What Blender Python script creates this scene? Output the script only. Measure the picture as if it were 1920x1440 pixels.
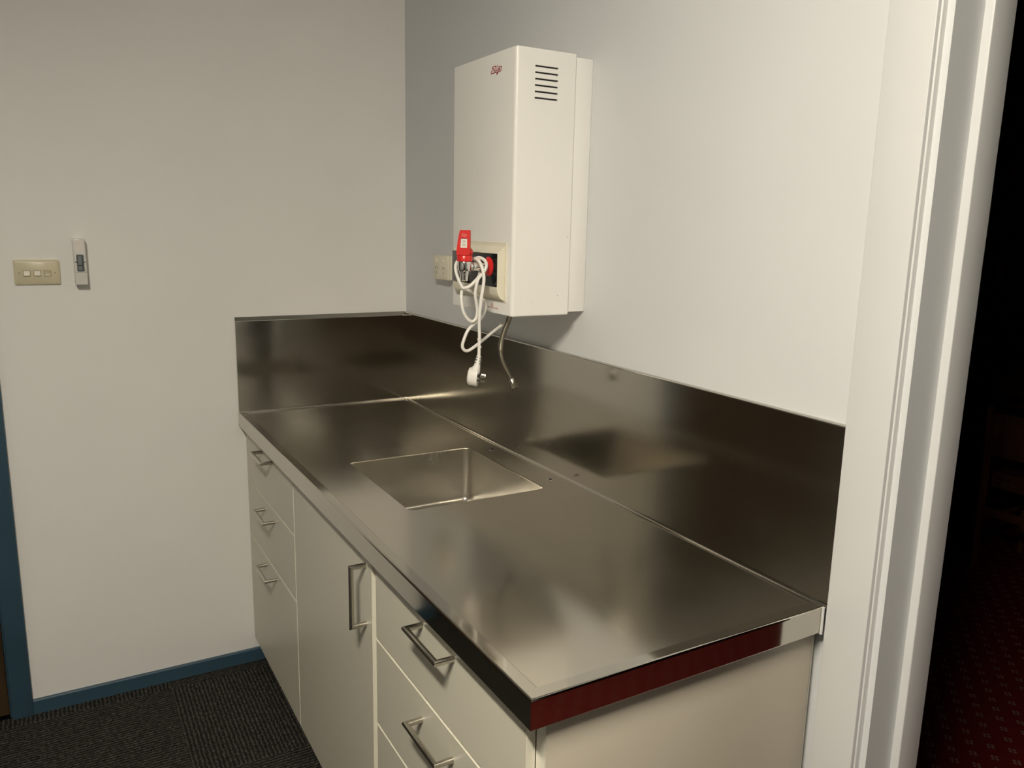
import bpy, bmesh, math, random
from mathutils import Vector, Matrix

for o in list(bpy.data.objects):
    bpy.data.objects.remove(o, do_unlink=True)
S = bpy.context.scene
COL = S.collection
ZO = 0.9            # worktop height above the floor; every z below is measured from the worktop

# ------------------------------------------------------------------ camera
CAM = Vector((-1.12161, -2.70021, 0.62659 + ZO))
YAW, PITCH, ROLL, FPX = 0.527063, 0.193555, 0.0214646, 1503.75
fw = Vector((math.sin(YAW) * math.cos(PITCH), math.cos(YAW) * math.cos(PITCH), -math.sin(PITCH)))
rt = Vector((math.cos(YAW), -math.sin(YAW), 0))
up = rt.cross(fw)
r2 = rt * math.cos(ROLL) + up * math.sin(ROLL)
u2 = -rt * math.sin(ROLL) + up * math.cos(ROLL)
cd = bpy.data.cameras.new('camera')
cam = bpy.data.objects.new('camera', cd)
COL.objects.link(cam)
M = Matrix((r2, u2, -fw)).transposed().to_4x4()
M.translation = CAM
cam.matrix_world = M
cd.sensor_width = 36.0
cd.lens = FPX / 1920 * 36.0
cd.clip_start = 0.02
S.camera = cam

# ------------------------------------------------------------------ world and exposure
w = bpy.data.worlds.new('night')
S.world = w
w.use_nodes = True
w.node_tree.nodes['Background'].inputs[0].default_value = (0.001, 0.001, 0.0012, 1)
w.node_tree.nodes['Background'].inputs[1].default_value = 1.0
S.view_settings.view_transform = 'Standard'
S.view_settings.look = 'None'
S.view_settings.gamma = 1.0
S.view_settings.use_curve_mapping = False
S.view_settings.exposure = 0.0
LAMP_POS = (-1.46, -2.52)      # ceiling batten, centre
LAMP_POWER = 292.0
LAMP_COL = (1.0, 0.915, 0.755)

# ------------------------------------------------------------------ materials
def nodes(name):
    m = bpy.data.materials.new(name)
    m.use_nodes = True
    nt = m.node_tree
    return m, nt, nt.nodes['Principled BSDF']

def noise(nt, scale, detail=3, rough=0.5, vec=None, coord='Object', mapscale=None, rot=None):
    tc = nt.nodes.new('ShaderNodeTexCoord')
    src = tc.outputs[coord]
    if mapscale or rot:
        mp = nt.nodes.new('ShaderNodeMapping')
        nt.links.new(src, mp.inputs[0])
        if mapscale: mp.inputs['Scale'].default_value = mapscale
        if rot: mp.inputs['Rotation'].default_value = rot
        src = mp.outputs[0]
    n = nt.nodes.new('ShaderNodeTexNoise')
    n.inputs['Scale'].default_value = scale
    n.inputs['Detail'].default_value = detail
    n.inputs['Roughness'].default_value = rough
    nt.links.new(src, n.inputs['Vector'])
    return n

def ramp(nt, src, stops):
    r = nt.nodes.new('ShaderNodeValToRGB')
    e = r.color_ramp.elements
    while len(e) < len(stops): e.new(0.5)
    for k, (p, c) in enumerate(stops):
        e[k].position = p
        e[k].color = c if len(c) == 4 else (*c, 1)
    nt.links.new(src, r.inputs[0])
    return r

def bump(nt, src, bsdf, strength, dist=0.001, prev=None):
    b = nt.nodes.new('ShaderNodeBump')
    b.inputs['Strength'].default_value = strength
    b.inputs['Distance'].default_value = dist
    nt.links.new(src, b.inputs['Height'])
    if prev: nt.links.new(prev.outputs[0], b.inputs['Normal'])
    nt.links.new(b.outputs[0], bsdf.inputs['Normal'])
    return b

def var(nt, src, bsdf, c, amt, sock='Base Color'):
    a = tuple(x * (1 - amt) for x in c)
    b = tuple(min(1, x * (1 + amt)) for x in c)
    r = ramp(nt, src, [(0.3, a), (0.7, b)])
    nt.links.new(r.outputs[0], bsdf.inputs[sock])

def paint(name, col, rough=0.5, scale=60, amt=0.015, bstr=0.08, spec=0.5, bscale=220):
    m, nt, b = nodes(name)
    n = noise(nt, scale * 0.05, 4)
    var(nt, n.outputs[0], b, col, amt)
    b.inputs['Roughness'].default_value = rough
    b.inputs['Specular IOR Level'].default_value = spec
    if bstr:
        n2 = noise(nt, bscale, 2)
        bump(nt, n2.outputs[0], b, bstr, 0.0006)
    return m

def plain(name, col, rough=0.4, metal=0.0, spec=0.5, coat=0.0, amt=0.03):
    m, nt, b = nodes(name)
    n = noise(nt, 25, 2)
    var(nt, n.outputs[0], b, col, amt)
    b.inputs['Roughness'].default_value = rough
    b.inputs['Metallic'].default_value = metal
    b.inputs['Specular IOR Level'].default_value = spec
    b.inputs['Coat Weight'].default_value = coat
    return m

def steel(name, col, rough, lo, hi, fine=0.05, aniso=0.0, wave=0.0, mapscale=(1, 1, 1), smudge=3.0, wscale=2.5):
    m, nt, b = nodes(name)
    b.inputs['Metallic'].default_value = 1.0
    n = noise(nt, 260, 2, mapscale=mapscale)
    n2 = noise(nt, smudge, 4, 0.6)
    mx = nt.nodes.new('ShaderNodeMath'); mx.operation = 'MULTIPLY'
    nt.links.new(n.outputs[0], mx.inputs[0]); mx.inputs[1].default_value = 0.25
    ad = nt.nodes.new('ShaderNodeMath'); ad.operation = 'ADD'
    nt.links.new(mx.outputs[0], ad.inputs[0]); nt.links.new(n2.outputs[0], ad.inputs[1])
    mr = nt.nodes.new('ShaderNodeMapRange')
    mr.inputs['From Min'].default_value = 0.4; mr.inputs['From Max'].default_value = 0.85
    mr.inputs['To Min'].default_value = lo; mr.inputs['To Max'].default_value = hi
    nt.links.new(ad.outputs[0], mr.inputs['Value'])
    nt.links.new(mr.outputs[0], b.inputs['Roughness'])
    n3 = noise(nt, smudge * 0.8, 3, 0.55)
    var(nt, n3.outputs[0], b, col, 0.035)
    if aniso:
        b.inputs['Anisotropic'].default_value = aniso
        tg = nt.nodes.new('ShaderNodeTangent'); tg.direction_type = 'UV_MAP'; tg.uv_map = 'grain'
        nt.links.new(tg.outputs[0], b.inputs['Tangent'])
    prev = None
    if wave:
        n4 = noise(nt, wscale, 1, 0.4)
        prev = bump(nt, n4.outputs[0], b, wave, 0.02)
    if fine: bump(nt, n.outputs[0], b, fine, 0.0002, prev)
    return m

MT = {}
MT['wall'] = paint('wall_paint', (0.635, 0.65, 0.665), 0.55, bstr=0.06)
MT['wallb'] = paint('wall_paint_lightened', (0.86, 0.85, 0.83), 0.55, bstr=0.06)  # paler than the right wall to make up for light missing here
MT['dim'] = paint('grey_wall_paint', (0.30, 0.30, 0.30), 0.6, bstr=0.06)
MT['trimw'] = paint('gloss_white_trim', (0.625, 0.63, 0.635), 0.32, bstr=0.10, bscale=90)
MT['ceil'] = paint('ceiling_paint', (0.75, 0.75, 0.75), 0.8)
MT['blue'] = paint('blue_gloss_paint', (0.038, 0.080, 0.118), 0.35, amt=0.15, bstr=0.10, bscale=90)
MT['enamel'] = paint('white_enamel', (0.82, 0.81, 0.785), 0.33, amt=0.02, bstr=0.02)
MT['cream'] = plain('cream_plastic', (0.74, 0.70, 0.57), 0.35)
MT['ivory'] = plain('ivory_plastic', (0.66, 0.60, 0.43), 0.32)
MT['ivory2'] = plain('pale_rocker_plastic', (0.78, 0.74, 0.62), 0.3)
MT['white'] = plain('white_plastic', (0.76, 0.75, 0.71), 0.35)
MT['label'] = plain('paper_label', (0.80, 0.74, 0.70), 0.6)
MT['greyp'] = plain('grey_plastic', (0.085, 0.105, 0.11), 0.4)
MT['black'] = plain('glossy_black', (0.008, 0.0085, 0.009), 0.09, spec=0.5)
MT['dark'] = plain('dark_void', (0.012, 0.010, 0.009), 0.7)
MT['red'] = plain('red_plastic', (0.62, 0.020, 0.018), 0.28)
MT['redink'] = plain('red_ink', (0.44, 0.06, 0.06), 0.5)
MT['pink'] = plain('pale_red_ink', (0.75, 0.18, 0.17), 0.5)
MT['chrome'] = plain('chrome', (0.80, 0.79, 0.77), 0.07, metal=1.0)
MT['nickel'] = plain('brushed_nickel', (0.58, 0.55, 0.49), 0.27, metal=1.0)
MT['brass'] = plain('nickel_brass', (0.55, 0.50, 0.40), 0.25, metal=1.0)
MT['cable'] = plain('white_cable', (0.78, 0.76, 0.72), 0.38)
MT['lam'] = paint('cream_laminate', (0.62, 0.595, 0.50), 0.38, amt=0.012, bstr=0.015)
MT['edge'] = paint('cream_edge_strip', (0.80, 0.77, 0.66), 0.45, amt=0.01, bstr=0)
MT['lamend'] = paint('cream_laminate_shaded', (0.52, 0.47, 0.385), 0.42, amt=0.012, bstr=0.015)  # front laminate darkened, shade on the end panel put into its colour
MT['kick'] = plain('dark_kickboard', (0.03, 0.03, 0.03), 0.5)
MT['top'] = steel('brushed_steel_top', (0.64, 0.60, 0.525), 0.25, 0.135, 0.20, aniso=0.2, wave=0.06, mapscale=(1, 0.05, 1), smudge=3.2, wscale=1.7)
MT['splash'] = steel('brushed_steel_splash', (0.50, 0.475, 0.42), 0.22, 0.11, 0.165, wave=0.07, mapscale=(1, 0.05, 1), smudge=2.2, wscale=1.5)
MT['bowl'] = steel('satin_steel_bowl', (0.68, 0.65, 0.59), 0.24, 0.22, 0.28, fine=0.0, wave=0.03, mapscale=(1, 1, 1), smudge=5)
MT['rim'] = steel('polished_steel_rim', (0.56, 0.53, 0.47), 0.12, 0.07, 0.10, mapscale=(1, 0.05, 1))

def wood(name, a, bcol, rough=0.35):
    m, nt, b = nodes(name)
    n = noise(nt, 6, 5, 0.6, mapscale=(6, 6, 0.6))
    r = ramp(nt, n.outputs[0], [(0.3, a), (0.7, bcol)])
    nt.links.new(r.outputs[0], b.inputs['Base Color'])
    b.inputs['Roughness'].default_value = rough
    return m
MT['doorwood'] = wood('brown_door_timber', (0.042, 0.025, 0.011), (0.068, 0.041, 0.018), 0.5)
MT['wood'] = wood('dark_timber', (0.09, 0.034, 0.013), (0.15, 0.060, 0.024), 0.35)

def braid():
    m, nt, b = nodes('braided_steel')
    tc = nt.nodes.new('ShaderNodeTexCoord')
    wv = nt.nodes.new('ShaderNodeTexWave'); wv.inputs['Scale'].default_value = 420
    wv.bands_direction = 'DIAGONAL'
    nt.links.new(tc.outputs['Object'], wv.inputs[0])
    r = ramp(nt, wv.outputs[0], [(0.2, (0.10, 0.09, 0.07)), (0.8, (0.30, 0.28, 0.23))])
    nt.links.new(r.outputs[0], b.inputs['Base Color'])
    b.inputs['Metallic'].default_value = 0.9
    b.inputs['Roughness'].default_value = 0.38
    bump(nt, wv.outputs[0], b, 0.5, 0.0006)
    return m
MT['braid'] = braid()

def carpet(name, axis):
    # charcoal loop pile carpet tile, ribs along one axis
    m, nt, b = nodes(name)
    tc = nt.nodes.new('ShaderNodeTexCoord')
    mp = nt.nodes.new('ShaderNodeMapping')
    nt.links.new(tc.outputs['Object'], mp.inputs[0])
    if axis == 'y': mp.inputs['Rotation'].default_value = (0, 0, math.pi / 2)
    wv = nt.nodes.new('ShaderNodeTexWave')
    wv.bands_direction = 'Y'
    wv.inputs['Scale'].default_value = 26
    wv.inputs['Distortion'].default_value = 4.5
    wv.inputs['Detail'].default_value = 3
    wv.inputs['Detail Scale'].default_value = 6
    nt.links.new(mp.outputs[0], wv.inputs[0])
    mp2 = nt.nodes.new('ShaderNodeMapping')
    mp2.inputs['Scale'].default_value = (90, 260, 1)
    nt.links.new(mp.outputs[0], mp2.inputs[0])
    n = nt.nodes.new('ShaderNodeTexNoise'); n.inputs['Scale'].default_value = 1.0; n.inputs['Detail'].default_value = 3
    nt.links.new(mp2.outputs[0], n.inputs[0])
    mul = nt.nodes.new('ShaderNodeMath'); mul.operation = 'MULTIPLY'
    nt.links.new(wv.outputs[1], mul.inputs[0]); nt.links.new(n.outputs[0], mul.inputs[1])
    r = ramp(nt, mul.outputs[0], [(0.06, (0.012, 0.012, 0.011)), (0.36, (0.036, 0.0345, 0.030)), (0.62, (0.10, 0.096, 0.084))])
    nt.links.new(r.outputs[0], b.inputs['Base Color'])
    b.inputs['Roughness'].default_value = 0.95
    b.inputs['Specular IOR Level'].default_value = 0.1
    bump(nt, mul.outputs[0], b, 0.9, 0.004)
    return m
MT['carx'] = carpet('charcoal_carpet_crosswise', 'x')
MT['cary'] = carpet('charcoal_carpet_lengthwise', 'y')

def redcarpet():
    # dark red carpet with small four-petal motifs on a diamond lattice
    m, nt, b = nodes('red_motif_carpet')
    tc = nt.nodes.new('ShaderNodeTexCoord')
    mp = nt.nodes.new('ShaderNodeMapping')
    mp.inputs['Rotation'].default_value = (0, 0, 0.87)
    mp.inputs['Scale'].default_value = (1 / 0.058, 1 / 0.058, 1)
    nt.links.new(tc.outputs['Object'], mp.inputs[0])
    fr = nt.nodes.new('ShaderNodeVectorMath'); fr.operation = 'FRACTION'
    nt.links.new(mp.outputs[0], fr.inputs[0])
    sb = nt.nodes.new('ShaderNodeVectorMath'); sb.operation = 'SUBTRACT'
    nt.links.new(fr.outputs[0], sb.inputs[0]); sb.inputs[1].default_value = (0.5, 0.5, 0)
    ab = nt.nodes.new('ShaderNodeVectorMath'); ab.operation = 'ABSOLUTE'
    nt.links.new(sb.outputs[0], ab.inputs[0])
    s2 = nt.nodes.new('ShaderNodeVectorMath'); s2.operation = 'SUBTRACT'
    nt.links.new(ab.outputs[0], s2.inputs[0]); s2.inputs[1].default_value = (0.105, 0.105, 0)
    fl = nt.nodes.new('ShaderNodeVectorMath'); fl.operation = 'MULTIPLY'
    nt.links.new(s2.outputs[0], fl.inputs[0]); fl.inputs[1].default_value = (1, 1, 0)
    ln = nt.nodes.new('ShaderNodeVectorMath'); ln.operation = 'LENGTH'
    nt.links.new(fl.outputs[0], ln.inputs[0])
    n = noise(nt, 500, 2)
    ad = nt.nodes.new('ShaderNodeMath'); ad.operation = 'MULTIPLY_ADD'
    nt.links.new(n.outputs[0], ad.inputs[0]); ad.inputs[1].default_value = 0.05
    nt.links.new(ln.outputs['Value'], ad.inputs[2])
    r = ramp(nt, ad.outputs[0], [(0.085, (0.23, 0.15, 0.11)), (0.12, (0.125, 0.0095, 0.010))])
    nt.links.new(r.outputs[0], b.inputs['Base Color'])
    b.inputs['Roughness'].default_value = 0.95
    b.inputs['Specular IOR Level'].default_value = 0.05
    bump(nt, n.outputs[0], b, 0.6, 0.003)
    return m
MT['redc'] = redcarpet()

m, nt, b = nodes('lamp_diffuser')
b.inputs['Base Color'].default_value = (0.9, 0.9, 0.88, 1)
b.inputs['Emission Color'].default_value = (*LAMP_COL, 1)
b.inputs['Emission Strength'].default_value = LAMP_POWER
MT['lamp'] = m

# ------------------------------------------------------------------ builders
WO = {}     # world origin of each object (worktop-based z)

def fin(name, bm, mat, parent=None, smooth=False, pivot=None):
    """link a bmesh built in scene coordinates as ONE object with its origin at its own centre"""
    bm.normal_update()
    me = bpy.data.meshes.new(name)
    vs = [v.co for v in bm.verts]
    lo = Vector((min(v.x for v in vs), min(v.y for v in vs), min(v.z for v in vs)))
    hi = Vector((max(v.x for v in vs), max(v.y for v in vs), max(v.z for v in vs)))
    c = Vector(pivot) if pivot else (lo + hi) / 2
    for v in bm.verts: v.co -= c
    if smooth:
        for f in bm.faces: f.smooth = True
        if smooth != 'all':
            for e in bm.edges:
                if len(e.link_faces) != 2 or e.calc_face_angle(0) > math.radians(35):
                    e.smooth = False
    bm.to_mesh(me); bm.free()
    for mm in (mat if isinstance(mat, (list, tuple)) else [mat]): me.materials.append(MT[mm])
    return put(name, me, c, parent)

def put(name, me, c, parent=None, rot=None):
    o = bpy.data.objects.new(name, me)
    COL.objects.link(o)
    c = Vector(c)
    if parent:
        o.parent = parent
        o.location = c - WO[parent.name]
    else:
        o.location = c + Vector((0, 0, ZO))
    if rot: o.rotation_euler = rot
    WO[o.name] = c
    return o

def thing(name, loc, label, cat, group=None):
    o = bpy.data.objects.new(name, None)
    o.empty_display_size = 0.05
    COL.objects.link(o)
    o.location = Vector(loc) + Vector((0, 0, ZO))
    WO[o.name] = Vector(loc)
    o['label'] = label; o['category'] = cat
    if group: o['group'] = group
    return o

def struct(o, label=None):
    o['kind'] = 'structure'
    if label: o['label'] = label
    return o

def bx(bm, x0, x1, y0, y1, z0, z1):
    x0, x1 = min(x0, x1), max(x0, x1); y0, y1 = min(y0, y1), max(y0, y1); z0, z1 = min(z0, z1), max(z0, z1)
    v = [bm.verts.new(p) for p in ((x0, y0, z0), (x1, y0, z0), (x1, y1, z0), (x0, y1, z0), (x0, y0, z1), (x1, y0, z1), (x1, y1, z1), (x0, y1, z1))]
    fs = []
    for f in ((0, 3, 2, 1), (4, 5, 6, 7), (0, 1, 5, 4), (1, 2, 6, 5), (2, 3, 7, 6), (3, 0, 4, 7)):
        fs.append(bm.faces.new([v[i] for i in f]))
    return fs

def box(name, b6, mat, parent=None, bev=0.0, seg=2):
    bm = bmesh.new(); bx(bm, *b6)
    if bev:
        bmesh.ops.bevel(bm, geom=list(bm.edges), offset=bev, segments=seg, affect='EDGES', profile=0.5)
    return fin(name, bm, mat, parent, smooth=bool(bev))

def ring_tube(bm, pts, rad, n=12, caps=True):
    """sweep a circle along points with mitred corners; rad may be a list"""
    pts = [Vector(p) for p in pts]
    rads = rad if isinstance(rad, (list, tuple)) else [rad] * len(pts)
    t0 = (pts[1] - pts[0]).normalized()
    ref = Vector((0, 0, 1)) if abs(t0.z) < 0.9 else Vector((1, 0, 0))
    nrm = t0.cross(ref).normalized()
    rings = []
    for i, p in enumerate(pts):
        a = (pts[i] - pts[i - 1]).normalized() if i else t0
        c = (pts[i + 1] - pts[i]).normalized() if i < len(pts) - 1 else a
        if i:
            q = prev_t.rotation_difference(a); nrm = (q @ nrm).normalized()
        bin_ = a.cross(nrm).normalized()
        bis = (a + c).normalized() if (a + c).length > 1e-6 else a
        row = []
        for k in range(n):
            th = 2 * math.pi * k / n
            d = (nrm * math.cos(th) + bin_ * math.sin(th)) * rads[i]
            den = a.dot(bis)
            s = -d.dot(bis) / den if abs(den) > 0.2 else 0      # slide along the incoming direction onto the mitre plane
            row.append(bm.verts.new(p + d + a * s))
        rings.append(row)
        prev_t = a
        if i < len(pts) - 1 and i:
            pass
    for i in range(len(rings) - 1):
        A, B = rings[i], rings[i + 1]
        for k in range(n):
            bm.faces.new((A[k], A[(k + 1) % n], B[(k + 1) % n], B[k]))
    if caps:
        bm.faces.new(rings[0][::-1]); bm.faces.new(rings[-1])

def smooth_path(P, sub=5):
    P = [Vector(p) for p in P]
    out = []
    for i in range(len(P) - 1):
        p0 = P[max(i - 1, 0)]; p1 = P[i]; p2 = P[i + 1]; p3 = P[min(i + 2, len(P) - 1)]
        for k in range(sub):
            t = k / sub
            out.append(0.5 * ((2 * p1) + (p2 - p0) * t + (2 * p0 - 5 * p1 + 4 * p2 - p3) * t * t + (3 * p1 - p0 - 3 * p2 + p3) * t ** 3))
    out.append(P[-1])
    return out

def lathe(bm, axis_pt, prof, n=24, axis='z'):
    """prof: list of (offset along axis, radius)"""
    ax = Vector(axis_pt)
    rows = []
    for h, r in prof:
        row = []
        for k in range(n):
            th = 2 * math.pi * k / n
            c, s = math.cos(th) * r, math.sin(th) * r
            d = {'z': (c, s, h), 'x': (h, c, s), 'y': (s, h, c)}[axis]
            row.append(bm.verts.new(ax + Vector(d)))
        rows.append(row)
    for A, B in zip(rows, rows[1:]):
        for k in range(n): bm.faces.new((A[k], A[(k + 1) % n], B[(k + 1) % n], B[k]))
    bm.faces.new(rows[0][::-1]); bm.faces.new(rows[-1])
    bmesh.ops.recalc_face_normals(bm, faces=list(bm.faces))

def prism(bm, poly, axis, a0, a1):
    """extrude a 2D polygon along an axis; poly in the other two coordinates (xy for z, xz for y, yz for x)"""
    def mk(p, a):
        return {'z': (p[0], p[1], a), 'y': (p[0], a, p[1]), 'x': (a, p[0], p[1])}[axis]
    A = [bm.verts.new(mk(p, a0)) for p in poly]
    B = [bm.verts.new(mk(p, a1)) for p in poly]
    n = len(poly)
    for k in range(n): bm.faces.new((A[k], A[(k + 1) % n], B[(k + 1) % n], B[k]))
    bm.faces.new(A[::-1]); bm.faces.new(B)
    bmesh.ops.recalc_face_normals(bm, faces=list(bm.faces))

def rrect(x0, x1, y0, y1, r, n=6):
    out = []
    for cx, cy, a in ((x1 - r, y1 - r, 0), (x0 + r, y1 - r, 90), (x0 + r, y0 + r, 180), (x1 - r, y0 + r, 270)):
        for k in range(n + 1):
            t = math.radians(a + 90 * k / n)
            out.append((cx + r * math.cos(t), cy + r * math.sin(t)))
    return out

def grain(o, a, c):
    """UV layer that carries the direction across the brushing"""
    me = o.data
    uv = me.uv_layers.new(name='grain')
    for l in me.loops:
        v = me.vertices[l.vertex_index].co
        uv.data[l.index].uv = (v[a], v[c])
    return o

def cut(o, cutters):
    """boolean-subtract boxes from an object and bake the result"""
    bm = bmesh.new()
    for c in cutters: bx(bm, *c)
    me = bpy.data.meshes.new('tmp_cut'); bm.to_mesh(me); bm.free()
    co = bpy.data.objects.new('tmp_cut', me); COL.objects.link(co)
    wl = WO[o.name]
    co.location = (0, 0, ZO)
    md = o.modifiers.new('cut', 'BOOLEAN'); md.object = co; md.operation = 'DIFFERENCE'; md.solver = 'EXACT'
    bpy.context.view_layer.update()
    dg = bpy.context.evaluated_depsgraph_get()
    nm = bpy.data.meshes.new_from_object(o.evaluated_get(dg))
    o.modifiers.clear()
    o.data = nm
    bpy.data.objects.remove(co, do_unlink=True)

# ------------------------------------------------------------------ room shell
CEIL = 1.62
XL, YF = -3.05, -4.3
FL = -0.9
WT = 0.125
DY0, DY1, DH = -1.972, -3.30, 1.14       # opening in the right wall (before linings)
BX0, BX1 = -1.318, -2.72                 # door opening in the back wall

bm = bmesh.new(); bx(bm, XL, 0.0, YF, 0.0, FL - 0.10, FL - 0.007)
floor = struct(fin('floor', bm, 'kick'), 'floor laid with charcoal ribbed carpet tiles')
# carpet tiles, quarter-turned like a chequerboard
tm = {}
def tile_mesh(sx, sy, key):
    k = (round(sx, 3), round(sy, 3), key)
    if k not in tm:
        b2 = bmesh.new(); bx(b2, -sx / 2, sx / 2, -sy / 2, sy / 2, -0.0035, 0.0035)
        top = [e for e in b2.edges if all(v.co.z > 0 for v in e.verts)]
        bmesh.ops.bevel(b2, geom=top, offset=0.0012, segments=1, affect='EDGES')
        me = bpy.data.meshes.new('carpet_tile'); b2.to_mesh(me); b2.free()
        me.materials.append(MT[key]); tm[k] = me
    return tm[k]
xs = [0.0, -0.366, -0.866, -1.366, -1.866, -2.366, -2.866, XL]
ys = [0.0, -0.058, -0.558, -1.058, -1.558, -2.058, -2.558, -3.058, -3.558, -4.058, YF]
g = 0.0006
for i in range(len(xs) - 1):
    for j in range(len(ys) - 1):
        sx, sy = xs[i] - xs[i + 1] - g, ys[j] - ys[j + 1] - g
        key = 'cary' if (i + j) % 2 == 0 else 'carx'
        put('carpet_tile', tile_mesh(sx, sy, key), ((xs[i] + xs[i + 1]) / 2, (ys[j] + ys[j + 1]) / 2, FL - 0.0035), floor)

bm = bmesh.new()
bx(bm, BX0 + 0.003, WT, 0.0, 0.12, FL, CEIL); bx(bm, BX1, BX0, 0.0, 0.12, 1.14, CEIL); bx(bm, XL - 0.1, BX1, 0.0, 0.12, FL, CEIL)
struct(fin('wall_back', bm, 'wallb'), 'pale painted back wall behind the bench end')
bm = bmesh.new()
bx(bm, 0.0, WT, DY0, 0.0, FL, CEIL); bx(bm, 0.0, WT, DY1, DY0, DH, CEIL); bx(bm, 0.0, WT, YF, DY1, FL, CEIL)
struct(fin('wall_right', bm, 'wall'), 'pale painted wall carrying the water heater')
bm = bmesh.new(); bx(bm, XL - 0.1, XL, YF, 0.0, FL, CEIL); struct(fin('wall_left', bm, 'dim'))
bm = bmesh.new(); bx(bm, XL - 0.1, WT, YF - 0.1, YF, FL, CEIL); struct(fin('wall_front', bm, 'dim'))
bm = bmesh.new(); bx(bm, XL - 0.1, WT, YF - 0.1, 0.12, CEIL, CEIL + 0.1); struct(fin('ceiling', bm, 'ceil'))

# blue skirting and blue door surround on the back wall
bm = bmesh.new()
prism(bm, [(0.0, FL), (0.0, FL + 0.046), (-0.009, FL + 0.046), (-0.012, FL + 0.043), (-0.012, FL)], 'x', -1.2615, -0.515)
struct(fin('baseboard_back', bm, 'blue'), 'narrow dark blue skirting along the back wall')
surround = None
t1 = bpy.data.objects.new('trim_1', None); COL.objects.link(t1); t1.location = ((BX0 + BX1) / 2, 0, 0); WO['trim_1'] = Vector(((BX0 + BX1) / 2, 0, FL))
struct(t1, 'dark blue painted door surround on the back wall')
box('architrave', (-1.2585, BX0 + 0.0035, 0.0, -0.018, FL, 1.19), 'blue', t1, 0.002)
box('architrave', (BX1 - 0.007, BX1 - 0.0595, 0.0, -0.018, FL, 1.19), 'blue', t1, 0.002)
box('head_architrave', (-1.311, BX1 - 0.007, 0.0, -0.018, 1.1375, 1.19), 'blue', t1, 0.002)
box('jamb', (BX0 + 0.0030, BX0 - 0.0030, 0.001, 0.115, FL, 1.14), 'blue', t1, 0.001)
box('jamb', (BX1 - 0.0005, BX1 + 0.012, 0.0, 0.115, FL, 1.14), 'blue', t1, 0.001)
d1 = bpy.data.objects.new('door_1', None); COL.objects.link(d1); WO['door_1'] = Vector((-2.02, 0.05, FL)); d1.location = (-2.02, 0.05, 0)
struct(d1, 'dark brown timber double door in the blue surround')
for xa_, xb_ in ((BX0 - 0.0045, -2.0175), (-2.0205, BX1 + 0.015)): box('door_leaf', (xa_, xb_, 0.012, 0.050, FL + 0.006, 1.13), 'doorwood', d1, 0.002)
bm = bmesh.new(); lathe(bm, (-1.955, 0.012, 0.10), [(0, 0.026), (-0.006, 0.026), (-0.010, 0.010), (-0.035, 0.010), (-0.045, 0.024), (-0.060, 0.026), (-0.070, 0.018)], 20, 'y')
fin('door_knob', bm, 'brass', d1, smooth=True)

d2 = bpy.data.objects.new('added_dark_door', None); COL.objects.link(d2); WO['added_dark_door'] = Vector((-1.80, YF + 0.02, FL)); d2.location = (-1.80, YF + 0.02, 0)  # made-up door out of view, gives the steel something dark to reflect
struct(d2, 'added dark double door, unseen behind the camera, darkening the steel reflections')
for xa_, xb_ in ((-2.70, -1.802), (-1.798, -0.90)): box('door_leaf', (xa_, xb_, YF + 0.001, YF + 0.036, FL + 0.006, 1.14), 'doorwood', d2, 0.002)

# white casing of the doorway in the right wall: flat architrave, stepped jamb lining and door stop
t2 = bpy.data.objects.new('trim_2', None); COL.objects.link(t2); WO['trim_2'] = Vector((0.05, (DY0 + DY1) / 2, FL)); t2.location = (0.05, (DY0 + DY1) / 2, 0)
struct(t2, 'white painted door casing beside the bench end')
def wavy_board(name, x0, x1, y0, y1, z0, z1, bev, parent, amp=0.0006, seed=1):
    """a painted board with slightly uneven arrises"""
    rnd = random.Random(seed)
    b2 = bmesh.new()
    r = bev
    prof = rrect(min(x0, x1), max(x0, x1), min(y0, y1), max(y0, y1), r, 3)
    N = 40
    rows = []
    for k in range(N + 1):
        z = z0 + (z1 - z0) * k / N
        dx, dy = rnd.uniform(-amp, amp), rnd.uniform(-amp, amp)
        rows.append([b2.verts.new((p[0] + dx, p[1] + dy, z)) for p in prof])
    n = len(prof)
    for A, B in zip(rows, rows[1:]):
        for k in range(n): b2.faces.new((A[k], A[(k + 1) % n], B[(k + 1) % n], B[k]))
    b2.faces.new(rows[0][::-1]); b2.faces.new(rows[-1])
    bmesh.ops.recalc_face_normals(b2, faces=list(b2.faces))
    return fin(name, b2, 'trimw', parent, smooth=True)
AY0, AY1 = -1.8805, -1.9585
# near-bench side: architrave (outer flat + inner bead), jamb, stop
wavy_board('architrave', -0.0185, -0.0005, AY0, AY1 + 0.0005, FL, 1.20, 0.0015, t2, 0.0001, 3)
wavy_board('architrave_bead', -0.0105, 0.0095, AY1 + 0.002, AY1 - 0.0022, FL, 1.17, 0.0014, t2, 0.0001, 4)
wavy_board('jamb_lining', 0.0105, WT + 0.004, -1.9575, -1.9718, FL, 1.155, 0.0016, t2, 0.00012, 5)
wavy_board('door_stop', 0.0695, 0.1245, -1.970, -1.9862, FL, 1.14, 0.0020, t2, 0.00015, 6)
# far side and head
box('architrave', (-0.0185, -0.0005, DY1 - 0.078, DY1 + 0.013, FL, 1.20), 'trimw', t2, 0.0015)
box('jamb_lining', (0.0005, WT + 0.004, DY1, DY1 + 0.014, FL, 1.155), 'trimw', t2, 0.0015)
box('door_stop', (0.0695, 0.1245, DY1 + 0.014, DY1 + 0.029, FL, 1.14), 'trimw', t2, 0.0015)
box('head_architrave', (-0.0185, -0.0005, AY1, DY1 + 0.013, 1.125, 1.20), 'trimw', t2, 0.0015)
box('head_lining', (0.0005, WT + 0.004, DY0, DY1, 1.126, 1.1395), 'trimw', t2, 0.0015)

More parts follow.
